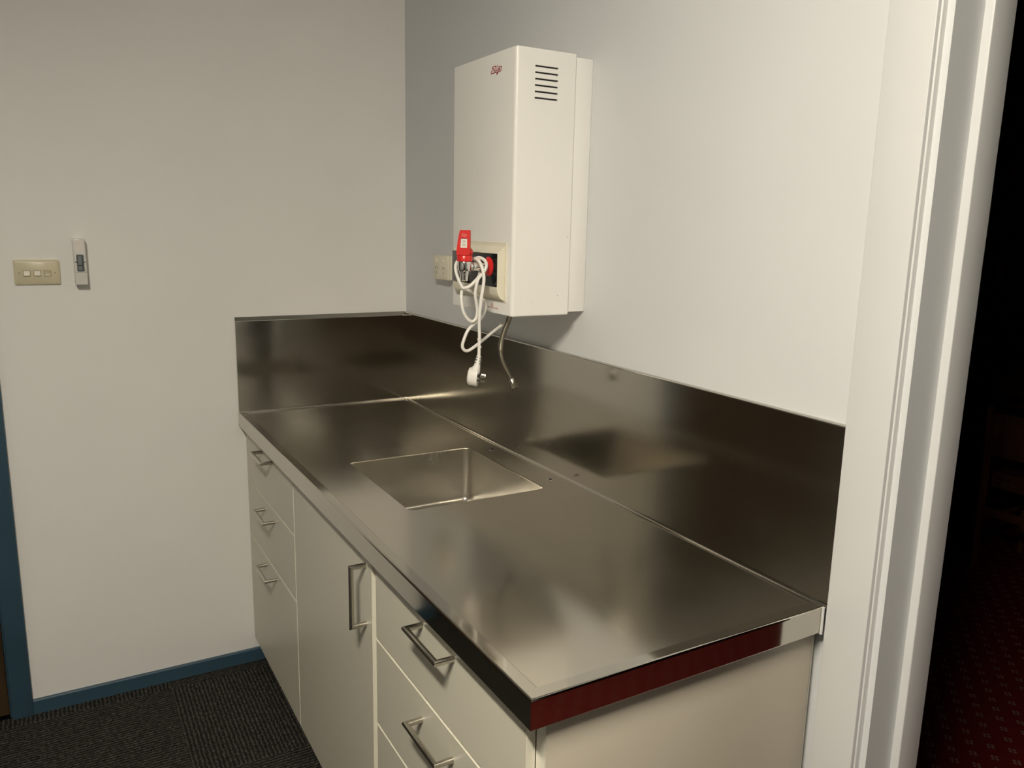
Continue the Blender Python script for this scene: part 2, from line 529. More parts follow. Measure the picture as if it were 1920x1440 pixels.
# ------------------------------------------------------------------ the dark room beyond the doorway
bm = bmesh.new(); bx(bm, 0.0, 4.9, -4.4, 1.2, FL - 0.10, FL); struct(fin('floor_beyond', bm, 'redc', pivot=(0, 0, FL)), 'dark red carpet with small motifs beyond the doorway')
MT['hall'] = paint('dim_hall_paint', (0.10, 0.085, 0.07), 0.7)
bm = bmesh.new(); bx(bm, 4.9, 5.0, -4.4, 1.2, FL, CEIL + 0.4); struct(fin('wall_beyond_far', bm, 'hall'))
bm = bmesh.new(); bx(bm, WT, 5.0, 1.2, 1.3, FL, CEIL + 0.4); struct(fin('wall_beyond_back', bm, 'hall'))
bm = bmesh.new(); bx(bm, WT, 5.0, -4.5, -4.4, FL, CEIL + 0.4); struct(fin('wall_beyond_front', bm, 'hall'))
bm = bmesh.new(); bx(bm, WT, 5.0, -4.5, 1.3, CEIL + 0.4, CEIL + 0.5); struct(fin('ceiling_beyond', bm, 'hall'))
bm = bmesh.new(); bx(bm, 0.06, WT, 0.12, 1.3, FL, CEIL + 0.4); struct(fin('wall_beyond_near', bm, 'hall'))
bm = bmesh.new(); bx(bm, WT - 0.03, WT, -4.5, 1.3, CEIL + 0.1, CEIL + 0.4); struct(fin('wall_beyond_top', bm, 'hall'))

# ------------------------------------------------------------------ ceiling batten lamp
cl = thing('ceiling_light', (LAMP_POS[0], LAMP_POS[1], CEIL - 0.075), 'short white ceiling batten light above the camera position', 'light')
bm = bmesh.new(); prism(bm, [(LAMP_POS[0] - 0.075, CEIL - 0.001), (LAMP_POS[0] - 0.06, CEIL - 0.035), (LAMP_POS[0] + 0.06, CEIL - 0.035), (LAMP_POS[0] + 0.075, CEIL - 0.001)], 'y', LAMP_POS[1] - 0.32, LAMP_POS[1] + 0.32)
fin('housing', bm, 'trimw', cl)
bm = bmesh.new(); prism(bm, rrect(LAMP_POS[0] - 0.055, LAMP_POS[0] + 0.055, CEIL - 0.075, CEIL - 0.036, 0.015, 4), 'y', LAMP_POS[1] - 0.30, LAMP_POS[1] + 0.30)
fin('diffuser', bm, 'lamp', cl, smooth=True)
for s in (-1, 1):
    bm = bmesh.new(); prism(bm, rrect(LAMP_POS[0] - 0.058, LAMP_POS[0] + 0.058, CEIL - 0.079, CEIL - 0.0355, 0.015, 4), 'y', LAMP_POS[1] + s * 0.3005, LAMP_POS[1] + s * 0.318)
    fin('end_cap', bm, 'white', cl, smooth=True)

# ------------------------------------------------------------------ base cabinets
FX, FT = -0.580, 0.016          # front plane and thickness of doors and drawer fronts
CX = FX + FT + 0.0003           # carcass front
TOPZ = -0.046
BOT = -0.812

def front_mesh(name, y0, y1, z0, z1):
    """door or drawer front: laminate face, paler edge strip"""
    b2 = bmesh.new()
    bx(b2, FX, FX + FT, y0, y1, z0, z1)
    bmesh.ops.bevel(b2, geom=list(b2.edges), offset=0.0011, segments=2, affect='EDGES')
    b2.normal_update()
    for f in b2.faces:
        f.material_index = 0 if abs(f.normal.x) > 0.8 else 1
    return b2

def handle_bm(p, q, out=0.033, r=0.0056):
    """D handle: two round legs and a mitred round bar, between two fixing points on the front"""
    b2 = bmesh.new()
    P, Q = Vector(p), Vector(q)
    o = Vector((-out, 0, 0))
    ring_tube(b2, [P, P + o, Q + o, Q], r, 18)
    bmesh.ops.recalc_face_normals(b2, faces=list(b2.faces))
    return b2

def cabinet(name, label, y0, y1, group):
    t = thing(name, (-0.29, (y0 + y1) / 2, FL), label, 'cabinet', group)
    return t

def carcass(t, y0, y1, endpanel=False):
    b2 = bmesh.new()
    th = 0.016
    bx(b2, CX, -0.012, y0, y0 - th, BOT, TOPZ)                 # side
    bx(b2, CX, -0.012, y1 + (0.0247 if endpanel else th), y1, BOT if not endpanel else FL, TOPZ)
    bx(b2, CX, -0.012, y0 - th, y1 + th, BOT, BOT + th)        # bottom
    bx(b2, -0.020, -0.012, y0 - th, y1 + th, BOT + th, TOPZ)   # back
    bx(b2, CX, CX + 0.09, y0 - th, y1 + th, TOPZ - th, TOPZ)   # front rail
    fin('carcass', b2, 'edge', t)
    box('kickboard', (-0.515, -0.500, y0 - 0.001, y1 + 0.001 + (0.018 if endpanel else 0), FL + 0.002, BOT - 0.001), 'kick', t, 0.0008)

ZT = -0.0545
S1, S2 = -0.2235, -0.4205
GAP = 0.0042

def drawer_unit(t, y0, y1, hy, hz):
    zs = [(ZT, S1), (S1 - GAP, S2), (S2 - GAP, BOT)]
    for (za, zb), z in zip(zs, hz):
        d = fin('drawer_front', front_mesh('drawer_front', y0, y1, zb, za), ['lam', 'edge'], t, smooth=True)
        fin('handle', handle_bm((FX + 0.0005, hy[0], z), (FX + 0.0005, hy[1], z)), 'nickel', d, smooth=True)

GRP = 'base cabinets under the bench'
cA = cabinet('drawer_cabinet', 'cream three-drawer base cabinet in the corner against the back wall', 0, -0.592, GRP)
carcass(cA, -0.002, -0.5925)
drawer_unit(cA, -0.004, -0.5895, (-0.236, -0.362), (-0.077, -0.264, -0.450))
cB = cabinet('sink_cabinet', 'cream single-door base cabinet with upright handle below the sink', -0.593, -1.214, GRP)
carcass(cB, -0.5935, -1.2135)
d = fin('door', front_mesh('door', -0.5935, -1.2045, BOT, ZT), ['lam', 'edge'], cB, smooth=True)
fin('handle', handle_bm((FX + 0.0005, -1.167, -0.0855), (FX + 0.0005, -1.167, -0.2205)), 'nickel', d, smooth=True)
cC = cabinet('drawer_cabinet', 'cream three-drawer base cabinet at the open end beside the doorway', -1.215, -1.858, GRP)
carcass(cC, -1.2145, -1.8575, True)
drawer_unit(cC, -1.2265, -1.8325, (-1.4640, -1.5945), (-0.0845, -0.2745, -0.462))
# end panel facing the doorway
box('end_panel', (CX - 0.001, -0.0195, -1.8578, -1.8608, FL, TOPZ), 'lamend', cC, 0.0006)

# ------------------------------------------------------------------ stainless steel bench
W_, L_, HS, ED = -0.6015, -1.8755, 0.319, -0.044
RIM = 0.0035
SPX = -0.012                    # face of the long splashback
SPY = -0.012                    # face of the short splashback
bench = thing('steel_bench', (-0.30, -0.94, ED), 'brushed stainless steel bench top with splashbacks and welded sink bowl', 'bench top')
HX0, HX1, HY0, HY1 = -0.4590, -0.1025, -1.1200, -0.7030      # sink opening
bm = bmesh.new()
IX, IY = W_ + 0.026, L_ + 0.022         # inside line of the raised rim
NA = 6
hole = rrect(HX0, HX1, HY0, HY1, 0.016, NA)                   # starts at +x side of the ++ corner
hv = [bm.verts.new((p[0], p[1], 0)) for p in hole]
outer = [bm.verts.new((x, y, 0)) for x, y in ((SPX - 0.005, SPY - 0.005), (IX, SPY - 0.005), (IX, IY), (SPX - 0.005, IY))]
npc = NA + 1
mid = [c * npc + NA // 2 for c in range(4)]
for c in range(4):
    a, e = mid[c], mid[(c + 1) % 4]
    idx = []
    k = a
    while True:
        idx.append(k)
        if k == e: break
        k = (k + 1) % len(hv)
    bm.faces.new([outer[c], *[hv[k] for k in idx], outer[(c + 1) % 4]])
# hole lip
lip = [bm.verts.new((p[0], p[1], -0.0015)) for p in hole]
n = len(hv)
for k in range(n): bm.faces.new((hv[k], hv[(k + 1) % n], lip[(k + 1) % n], lip[k]))
bmesh.ops.recalc_face_normals(bm, faces=list(bm.faces))
if sum(f.normal.z * f.calc_area() for f in bm.faces) < 0: bmesh.ops.reverse_faces(bm, faces=list(bm.faces))
grain(fin('work_surface', bm, 'top', bench), 0, 1)

# raised rim and turned-down edge along the front and the open end: one swept profile
def rim_profile():
    r = 0.0035
    pr = [(0.026, 0.0), (0.0245, 0.0002), (0.0225, RIM)]       # (inset from outer face, z)
    for k in range(5):
        t = math.radians(90 * k / 4)
        pr.append((r - r * math.sin(t), RIM - r + r * math.cos(t)))
    pr.insert(3, (r + 0.0006, RIM)); pr.insert(3, (0.0218, RIM)); pr.append((0.0, RIM - r - 0.0006)); pr.append((0.0, ED + 0.0022))
    pr += [(0.0, ED + 0.0015), (0.0008, ED + 0.0003), (0.002, ED), (0.018, ED), (0.018, ED + 0.001), (0.003, ED + 0.002), (0.003, -0.004)]
    return pr
pr = rim_profile()
bm = bmesh.new()
st = []
for kind in ('start', 'corner', 'end'):
    row = []
    for ins, z in pr:
        if kind == 'start': p = (W_ + ins, -0.0005, z)
        elif kind == 'corner': p = (W_ + ins, L_ + ins, z)
        else: p = (-0.0195, L_ + ins, z)
        row.append(bm.verts.new(p))
    st.append(row)
for A, B in zip(st, st[1:]):
    for k in range(len(pr) - 1): bm.faces.new((A[k], A[k + 1], B[k + 1], B[k]))
bm.faces.new(st[0]); bm.faces.new(st[-1])
bmesh.ops.recalc_face_normals(bm, faces=list(bm.faces))
for e in bm.edges:
    pass
fin('rim', bm, 'rim', bench, smooth=True)

def splash_prof(face, ch=0.011):
    """cross-section (distance from wall, z): cove at the bottom, folded chamfer at the top"""
    d = abs(face)
    out = [(0.0008, HS), (0.0035, HS + 0.0002), (d - 0.001, HS - ch), (d, HS - ch - 0.0015), (d, HS - ch - 0.003)]
    out.append((d, 0.0075)); out.append((d, 0.0055))
    for k in range(1, 5):
        t = math.radians(90 * k / 4)
        out.append((d + 0.005 - 0.005 * math.cos(t), 0.0055 - 0.005 * math.sin(t) - 0.0005 * k / 4))
    return out
bm = bmesh.new()
A = [bm.verts.new((-dd, -0.0 + (-(dd) if True else 0), z)) for dd, z in splash_prof(SPX, 0.0012)]       # mitred into the corner
B = [bm.verts.new((-dd, -1.8790, z)) for dd, z in splash_prof(SPX, 0.0012)]
for k in range(len(A) - 1): bm.faces.new((A[k], A[k + 1], B[k + 1], B[k]))
bk0, bk1 = bm.verts.new((-0.0008, -0.0008, 0.0)), bm.verts.new((-0.0008, -1.8790, 0.0))
bm.faces.new([*B, bk1]); bm.faces.new([*A[::-1], bk0][::-1]); bm.faces.new((A[0], B[0], bk1, bk0)); bm.faces.new((A[-1], bk0, bk1, B[-1]))
bmesh.ops.recalc_face_normals(bm, faces=list(bm.faces))
# extra cuts so the sheet can be very slightly wavy
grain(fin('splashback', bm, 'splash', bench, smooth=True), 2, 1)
bm = bmesh.new()
A = [bm.verts.new((-dd, -dd, z)) for dd, z in splash_prof(SPY)]
B = [bm.verts.new((W_ - 0.0005 + 0.002, -dd, z)) for dd, z in splash_prof(SPY)]
for k in range(len(A) - 1): bm.faces.new((A[k], A[k + 1], B[k + 1], B[k]))
bk0, bk1 = bm.verts.new((-0.0008, -0.0008, 0.0)), bm.verts.new((W_ + 0.0015, -0.0008, 0.0))
bm.faces.new([*B, bk1]); bm.faces.new([*A[::-1], bk0][::-1]); bm.faces.new((A[0], B[0], bk1, bk0)); bm.faces.new((A[-1], bk0, bk1, B[-1]))
bmesh.ops.recalc_face_normals(bm, faces=list(bm.faces))
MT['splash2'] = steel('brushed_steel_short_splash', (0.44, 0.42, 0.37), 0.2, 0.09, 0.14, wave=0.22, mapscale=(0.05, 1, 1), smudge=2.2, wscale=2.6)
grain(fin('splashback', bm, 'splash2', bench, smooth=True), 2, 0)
# thin weld line in the corner and along the foot of the splashbacks
bm = bmesh.new()
ring_tube(bm, [(SPX - 0.0055, SPY - 0.0060, 0.0003), (SPX - 0.0055, -1.853, 0.0003)], 0.0011, 8)
fin('weld_bead', bm, 'rim', bench, smooth=True)
bm = bmesh.new()
ring_tube(bm, [(SPX - 0.0060, SPY - 0.0055, 0.0003), (IX, SPY - 0.0055, 0.0003)], 0.0011, 8)
fin('weld_bead', bm, 'rim', bench, smooth=True)

# sink bowl: lofted rounded-rectangle rings
bm = bmesh.new()
rings = []
def ringz(off, r, z):
    rings.append([bm.verts.new((p[0], p[1], z)) for p in rrect(HX0 - off, HX1 + off, HY0 - off, HY1 + off, r, NA)])
ringz(0.0, 0.016, -0.0016); ringz(0.0045, 0.0205, -0.0020); ringz(0.0045, 0.0205, -0.006); ringz(0.0035, 0.0200, -0.140)
DEP, FR = -0.164, 0.018
for k in range(1, 6):
    t = math.radians(90 * k / 5)
    ringz(0.0035 - FR + FR * math.cos(t), max(0.004, 0.0200 - FR + FR * math.cos(t) + 0.002), DEP + FR - FR * math.sin(t))
cxm, cym = (HX0 + HX1) / 2, (HY0 + HY1) / 2
DR = 0.045
last = rings[-1]
nn = len(last)
drain_ring = []
for v in last:
    dv = Vector((v.co.x - cxm, v.co.y - cym, 0)).normalized() * DR
    drain_ring.append(bm.verts.new((cxm + dv.x, cym + dv.y, DEP - 0.004)))
rings.append(drain_ring)
for A, B in zip(rings, rings[1:]):
    for k in range(nn): bm.faces.new((A[k], B[k], B[(k + 1) % nn], A[(k + 1) % nn]))
bmesh.ops.recalc_face_normals(bm, faces=list(bm.faces))
bmesh.ops.reverse_faces(bm, faces=list(bm.faces)) if sum(f.normal.z * f.calc_area() for f in bm.faces) < 0 else None
bowl = fin('sink_bowl', bm, 'bowl', bench, smooth='all')
bm = bmesh.new(); lathe(bm, (cxm, cym, DEP - 0.004), [(-0.03, 0.020), (-0.012, 0.034), (-0.001, 0.0435), (0.0012, 0.0455), (0.0016, 0.044), (-0.002, 0.036), (-0.010, 0.028), (-0.012, 0.006)], 28)
fin('waste', bm, 'chrome', bowl, smooth=True)
# two small tap holes
for hy in (-0.7594, -1.0669):
    bm = bmesh.new(); lathe(bm, (-0.0525, hy, 0), [(0.0001, 0.0098), (0.0011, 0.0090), (0.0011, 0.0062), (0.0005, 0.0058), (0.0003, 0.0050)], 20)
    h = fin('tap_hole', bm, 'chrome', bench, smooth=True)
    bm = bmesh.new(); lathe(bm, (-0.0525, hy, 0), [(0.0008, 0.0059), (0.00125, 0.0056)], 16)
    fin('hole_void', bm, 'dark', h)
# silicone at the casing
bm = bmesh.new(); ring_tube(bm, [(-0.0195, L_ + 0.001, ED - 0.002), (-0.0200, L_ - 0.0005, -0.02), (-0.0195, L_ + 0.0005, 0.003)], [0.0035, 0.0025, 0.003], 8)
fin('silicone_bead', bm, 'trimw', bench, smooth=True)

# ------------------------------------------------------------------ boiling water unit
HYA, HYB = -1.115, -0.803
HZ0, HZ1 = 0.424, 1.010
HXF, HXB = -0.205, -0.050
heat = thing('water_heater', (-0.10, (HYA + HYB) / 2, HZ0), 'white wall-mounted boiling water unit with red tap and side vents', 'water heater')
bm = bmesh.new()
pr = []
r = 0.009
def arc(cx, cy, r, a0, a1, n=5): return [(cx + r * math.cos(math.radians(a0 + (a1 - a0) * k / n)), cy + r * math.sin(math.radians(a0 + (a1 - a0) * k / n))) for k in range(n + 1)]
pr = [(HXB, HYB)] + arc(HXF + r, HYB - r, r, 90, 180) + arc(HXF + r, HYA + r, r, 180, 270) + [(HXB, HYA)]
prism(bm, pr, 'z', HZ0, HZ1)
capE = [e for e in bm.edges if abs(e.verts[0].co.z - e.verts[1].co.z) < 1e-6 and not (abs(e.verts[0].co.x - HXB) < 1e-6 and abs(e.verts[1].co.x - HXB) < 1e-6)]
bmesh.ops.bevel(bm, geom=capE, offset=0.0016, segments=2, affect='EDGES')
cover = fin('cover', bm, 'enamel', heat, smooth=True)
SL = [0.9735 - 0.01335 * k for k in range(6)]
cut(cover, [(-0.157, -0.0965, HYA - 0.01, HYA + 0.006, z - 0.0019, z + 0.0019) for z in SL])
for p in cover.data.polygons: p.use_smooth = True
cover.data.set_sharp_from_angle(angle=math.radians(32))
for z in SL:
    bm = bmesh.new(); bx(bm, -0.1575, -0.096, HYA + 0.0035, HYA + 0.0058, z - 0.0022, z + 0.0022)
    fin('vent_slot', bm, 'dark', heat)
box('back_box', (HXB + 0.0005, -0.0005, HYA + 0.0035, HYB - 0.0035, HZ0 + 0.006, HZ1 - 0.006), 'enamel', heat, 0.0015)
# bezel round the tap
BYA, BYB = -1.084, -0.853
bm = bmesh.new()
pf = [(HXF - 0.0002, 0.5865), (HXF - 0.0025, 0.5865), (HXF - 0.0032, 0.5850), (HXF - 0.0034, 0.5815), (-0.2270, 0.5660), (-0.2270, 0.4890)]
for k in range(1, 8):
    t = k / 7
    pf.append((-0.2270 + (0.0190) * (1 - math.cos(t * math.pi / 2)) ** 0.9, 0.4890 - 0.030 * math.sin(t * math.pi / 2)))
pf.append((HXF - 0.0002, 0.4585))
prism(bm, pf, 'y', BYA, BYB)
bez = fin('bezel', bm, 'cream', heat, smooth=True)
bm = bmesh.new()
for b6 in ((HXF - 0.0022, HXF - 0.0001, BYA - 0.006, BYB + 0.006, 0.5866, 0.5905), (HXF - 0.0022, HXF - 0.0001, BYA - 0.006, BYB + 0.006, 0.4545, 0.4582),
           (HXF - 0.0022, HXF - 0.0001, BYA - 0.006, BYA - 0.0005, 0.4582, 0.5866), (HXF - 0.0022, HXF - 0.0001, BYB + 0.0005, BYB + 0.006, 0.4582, 0.5866)): bx(bm, *b6)
fin('flange', bm, 'cream', bez)
box('tap_panel', (-0.2284, -0.2272, BYA - 0.0010, BYB + 0.0010, 0.4900, 0.5655), 'black', bez, 0.0004)
# tap: red disc, chrome arm, chrome body, spout, red collar, red lever
TX, TY, TZ = -0.2914, -1.047, 0.535
bm = bmesh.new(); lathe(bm, (-0.2287, TY, TZ), [(0.0, 0.0225), (-0.0015, 0.0225), (-0.0035, 0.0195), (-0.0070, 0.0120), (-0.0110, 0.0105)], 32, 'x')
tap = fin('tap', bm, 'red', heat, smooth=True)
tap['label'] = 'red-collared chrome tap with red lever'
bm = bmesh.new(); lathe(bm, (-0.2390, TY, TZ), [(0.0, 0.0085), (-0.016, 0.0085), (-0.018, 0.0100), (-0.032, 0.0100), (-0.034, 0.0085), (-0.045, 0.0085)], 24, 'x')
fin('tap_arm', bm, 'chrome', tap, smooth=True)
bm = bmesh.new(); lathe(bm, (TX, TY, 0), [(0.5250, 0.0100), (0.5255, 0.0150), (0.5270, 0.0157), (0.5470, 0.0157), (0.5480, 0.0150)], 32)
fin('tap_body', bm, 'chrome', tap, smooth=True)
bm = bmesh.new(); lathe(bm, (TX, TY, 0), [(0.5252, 0.0118), (0.5190, 0.0112), (0.5180, 0.0102), (0.5035, 0.0098), (0.5030, 0.0080), (0.5060, 0.0070)], 28)
fin('spout', bm, 'chrome', tap, smooth=True)
bm = bmesh.new(); lathe(bm, (TX, TY, 0), [(0.5472, 0.0172), (0.5476, 0.0178), (0.5590, 0.0178), (0.5605, 0.0168), (0.5610, 0.0100)], 32)
fin('collar', bm, 'red', tap, smooth=True)
# lever: a slightly leaning red frame with a label window
RZ = Matrix.Rotation(math.radians(48), 4, 'Z')
lean = Matrix.Rotation(math.radians(4), 4, 'Y')
LB = Vector((TX, TY, 0.5605))
def place_local(bm2):
    for v in bm2.verts: v.co = LB + (RZ @ (lean @ v.co))
def hexa(bm2, x0, x1, ya0, yb0, ya1, yb1, z0, z1):
    v = [bm2.verts.new(p) for p in ((x0, ya0, z0), (x1, ya0, z0), (x1, yb0, z0), (x0, yb0, z0), (x0, ya1, z1), (x1, ya1, z1), (x1, yb1, z1), (x0, yb1, z1))]
    for f in ((0, 3, 2, 1), (4, 5, 6, 7), (0, 1, 5, 4), (1, 2, 6, 5), (2, 3, 7, 6), (3, 0, 4, 7)): bm2.faces.new([v[i] for i in f])
xa, xb = -0.0125, -0.0050
bm = bmesh.new()
hexa(bm, xa, xb + 0.011, -0.0152, 0.0165, -0.0152, 0.0155, 0.000, 0.0160)   # foot
hexa(bm, xa, xb, -0.0152, -0.0085, -0.0150, -0.0085, 0.0160, 0.0375)        # side rails
hexa(bm, xa, xb, 0.0078, 0.0155, 0.0070, 0.0130, 0.0160, 0.0375)
hexa(bm, xa, xb, -0.0150, 0.0130, -0.0142, 0.0092, 0.0375, 0.0560)          # head
hexa(bm, xa + 0.0035, xb - 0.0005, -0.0085, 0.0078, -0.0085, 0.0070, 0.0160, 0.0375)   # floor of the window
bmesh.ops.recalc_face_normals(bm, faces=list(bm.faces))
place_local(bm)
lever = fin('lever', bm, 'red', tap)
bm = bmesh.new(); hexa(bm, xa + 0.0026, xa + 0.0036, -0.0083, 0.0076, -0.0083, 0.0068, 0.0163, 0.0372); place_local(bm); bmesh.ops.recalc_face_normals(bm, faces=list(bm.faces))
fin('lever_label', bm, 'white', tap)
MT['greyink'] = plain('grey_ink', (0.42, 0.41, 0.38), 0.6)
bm = bmesh.new()
for zz, hh in ((0.0285, 0.0040), (0.0205, 0.0050)):
    hexa(bm, xa + 0.0023, xa + 0.00265, -0.0050, 0.0044, -0.0050, 0.0044, zz, zz + hh * 0.35)
    hexa(bm, xa + 0.0023, xa + 0.00265, -0.0040, 0.0034, -0.0040, 0.0034, zz + hh * 0.6, zz + hh)
place_local(bm); bmesh.ops.recalc_face_normals(bm, faces=list(bm.faces)); fin('lever_print', bm, 'greyink', tap)
bm = bmesh.new(); lathe(bm, (0.0, 0.0, 0.0), [(-0.0175, 0.0060), (-0.0165, 0.0072), (0.0160, 0.0072), (0.0165, 0.0062)], 20, 'y')
for v in bm.verts: v.co += Vector((0.0020, 0, 0.0075))
place_local(bm); fin('lever_pivot', bm, 'red', tap, smooth=True)

# printed marks: thin raised ink ribbons
def ribbon(bm2, pts, wd, x0, x1, ymap=None):
    for p, q in zip(pts, pts[1:]):
        a, c = Vector(p), Vector(q)
        dd = (c - a)
        if dd.length < 1e-7: continue
        dd.normalize()
        nn2 = Vector((-dd.y, dd.x)) * wd / 2
        e = dd * wd * 0.35
        qd = [a - e + nn2, a - e - nn2, c + e - nn2, c + e + nn2]
        prism_yz(bm2, qd, x0, x1)
def prism_yz(bm2, qd, x0, x1):
    A = [bm2.verts.new((x0, p.x, p.y)) for p in qd]; B = [bm2.verts.new((x1, p.x, p.y)) for p in qd]
    k = len(qd)
    for i in range(k): bm2.faces.new((A[i], A[(i + 1) % k], B[(i + 1) % k], B[i]))
    bm2.faces.new(A); bm2.faces.new(B[::-1])
LOGO = [[(-1.0056, .9778), (-1.0068, .9808), (-1.0231, .981), (-1.0243, .9802), (-1.0193, .9752), (-1.0137, .9714), (-1.0212, .9712), (-1.0206, .9675), (-1.0006, .9673), (-1.0018, .9715), (-1.0131, .9767), (-1.0056, .9778)],
        [(-1.0321, .9814), (-1.0284, .9762), (-1.0255, .9705), (-1.0312, .9703), (-1.0337, .9713)],
        [(-1.0206, .9675), (-1.0262, .9673), (-1.0324, .9666)],
        [(-1.0362, .9759), (-1.038, .9773), (-1.0486, .9769), (-1.0496, .9747), (-1.0461, .9683), (-1.0436, .9673), (-1.0355, .9673), (-1.0324, .9658), (-1.0296, .9622), (-1.0274, .9631), (-1.0296, .9662)],
        [(-1.0362, .9759), (-1.0333, .9717), (-1.0393, .9705), (-1.0424, .9732), (-1.038, .9734)]]
bm = bmesh.new()
for s in LOGO: ribbon(bm, s, 0.0021, HXF - 0.0004, HXF + 0.0002)
bmesh.ops.recalc_face_normals(bm, faces=list(bm.faces))
lg = fin('logo', bm, 'redink', heat); lg['label'] = 'red outlined slanted logo lettering'
# same mark, small, on the lever head
bm = bmesh.new()
for s in LOGO:
    pts = [((-(p[0] + 1.025)) * -0.26 - 0.0010, (p[1] - 0.9715) * 0.40 + 0.0438) for p in s]
    ribbon(bm, pts, 0.0011, xa - 0.0003, xa + 0.0003)
place_local(bm); bmesh.ops.recalc_face_normals(bm, faces=list(bm.faces)); fin('lever_logo', bm, 'pink', tap)
# small warning triangle and a line of fine print at the bottom
bm = bmesh.new()
ribbon(bm, [(-1.0245, .4485), (-1.0200, .4415), (-1.0290, .4415), (-1.0245, .4485)], 0.0013, HXF - 0.0004, HXF + 0.0002)
rnd = random.Random(4)
y = -1.0020
while y > -1.0545:
    wd = rnd.uniform(0.0012, 0.0022)
    h = rnd.choice((0.0030, 0.0034, 0.0026))
    ribbon(bm, [(y, 0.4355), (y, 0.4355 + h)], 0.0007, HXF - 0.0004, HXF + 0.0002)
    ribbon(bm, [(y, 0.4355 + h * rnd.choice((0.05, 0.5, 0.95))), (y - wd, 0.4355 + h * rnd.choice((0.05, 0.5, 0.95)))], 0.0006, HXF - 0.0004, HXF + 0.0002)
    y -= wd + (0.0010 if rnd.random() > 0.14 else 0.0028)
bmesh.ops.recalc_face_normals(bm, faces=list(bm.faces)); MT['paleink'] = plain('faded_red_ink', (0.55, 0.25, 0.21), 0.5)
wm = fin('warning_print', bm, 'paleink', heat); wm['label'] = 'small red warning triangle and line of fine print'
# dents and scuffs on the enamel
MT['scuff'] = plain('grey_scuff', (0.42, 0.40, 0.36), 0.6)
for (x, z, a, l) in ((-0.150, 0.455, 0.9, 0.006), (-0.080, 0.470, -0.7, 0.008), (-0.165, 0.459, 0.1, 0.004), (-0.0585, 0.606, 0.05, 0.007)):
    bm = bmesh.new()
    c, s = math.cos(a) * l / 2, math.sin(a) * l / 2
    v = [bm.verts.new(p) for p in ((x - c, HYA - 0.0002, z - s), (x + c * .3 - s * .2, HYA - 0.0002, z + s * .3 + c * .2), (x + c, HYA - 0.0002, z + s), (x + c * .2 + s * .2, HYA - 0.0002, z + s * .2 - c * .2))]
    w2 = [bm.verts.new(q.co + Vector((0, 0.0004, 0))) for q in v]
    bm.faces.new(v); bm.faces.new(w2[::-1])
    for k in range(4): bm.faces.new((v[k], w2[k], w2[(k + 1) % 4], v[(k + 1) % 4]))
    bmesh.ops.recalc_face_normals(bm, faces=list(bm.faces)); fin('scuff_mark', bm, 'scuff', heat)

# ------------------------------------------------------------------ power cord looped over the tap
CORD = [(-0.2676,-1.0780,0.3312),(-0.2672,-1.0780,0.3536),(-0.2669,-1.0780,0.3784),(-0.2680,-1.0780,0.4093),(-0.2664,-1.0780,0.4398),(-0.2627,-1.0780,0.4701),(-0.2572,-1.0770,0.5002),(-0.2559,-1.0740,0.5181),(-0.2571,-1.0680,0.5335),(-0.2589,-1.0580,0.5463),(-0.2605,-1.0450,0.5523),(-0.2652,-1.0300,0.5523),(-0.2741,-1.0150,0.5504),(-0.2891,-1.0120,0.5478),(-0.2995,-1.0180,0.5372),(-0.3022,-1.0250,0.5230),(-0.3005,-1.0330,0.5076),(-0.2985,-1.0430,0.4949),(-0.2966,-1.0530,0.4871),(-0.2852,-1.0600,0.4910),(-0.2727,-1.0620,0.5019),(-0.2582,-1.0550,0.5134),(-0.2450,-1.0330,0.5230),(-0.2450,-1.0240,0.5384),(-0.2554,-1.0300,0.5504),(-0.2576,-1.0500,0.5556),(-0.2525,-1.0640,0.5526),(-0.2469,-1.0680,0.5443),(-0.2473,-1.0690,0.5335),(-0.2547,-1.0690,0.5215),(-0.2663,-1.0680,0.5082),(-0.2710,-1.0670,0.4913),(-0.2725,-1.0650,0.4729),(-0.2679,-1.0620,0.4530),(-0.2638,-1.0600,0.4343),(-0.2660,-1.0580,0.4168),(-0.2753,-1.0560,0.4096),(-0.2873,-1.0550,0.4173),(-0.2965,-1.0540,0.4323),(-0.2998,-1.0520,0.4506),(-0.2994,-1.0480,0.4685),(-0.2928,-1.0400,0.4799),(-0.2774,-1.0340,0.4804),(-0.2616,-1.0360,0.4728),(-0.2479,-1.0420,0.4643),(-0.2382,-1.0480,0.4534),(-0.2376,-1.0500,0.4399),(-0.2417,-1.0500,0.4263),(-0.2513,-1.0500,0.4129),(-0.2693,-1.0500,0.4012),(-0.2830,-1.0500,0.3881),(-0.2918,-1.0500,0.3698),(-0.2965,-1.0500,0.3539),(-0.2922,-1.0500,0.3436),(-0.2806,-1.0490,0.3409),(-0.2629,-1.0470,0.3491),(-0.2382,-1.0400,0.3620),(-0.2016,-1.0250,0.3788),(-0.1614,-1.0000,0.3922),(-0.1278,-0.9700,0.4000),(-0.1200,-0.9600,0.4120),(-0.1190,-0.9590,0.4245)]
bm = bmesh.new(); ring_tube(bm, smooth_path(CORD, 5), 0.0038, 10)
bmesh.ops.recalc_face_normals(bm, faces=list(bm.faces)); cord = fin('power_cord', bm, 'cable', heat, smooth='all'); cord['label'] = 'white power cord looped over the tap, plug hanging free'
# twisted tie around the two strands above the plug
bm = bmesh.new()
for k, (zz, dx) in enumerate(((0.3705, 0.0), (0.3640, 0.001), (0.3580, -0.001), (0.3530, 0.001))):
    lathe(bm, (-0.2670 + dx, -1.0775, zz), [(-0.0022, 0.0036), (-0.0018, 0.0046), (0.0018, 0.0046), (0.0022, 0.0036)], 14)
fin('cable_tie', bm, 'white', cord, smooth=True)
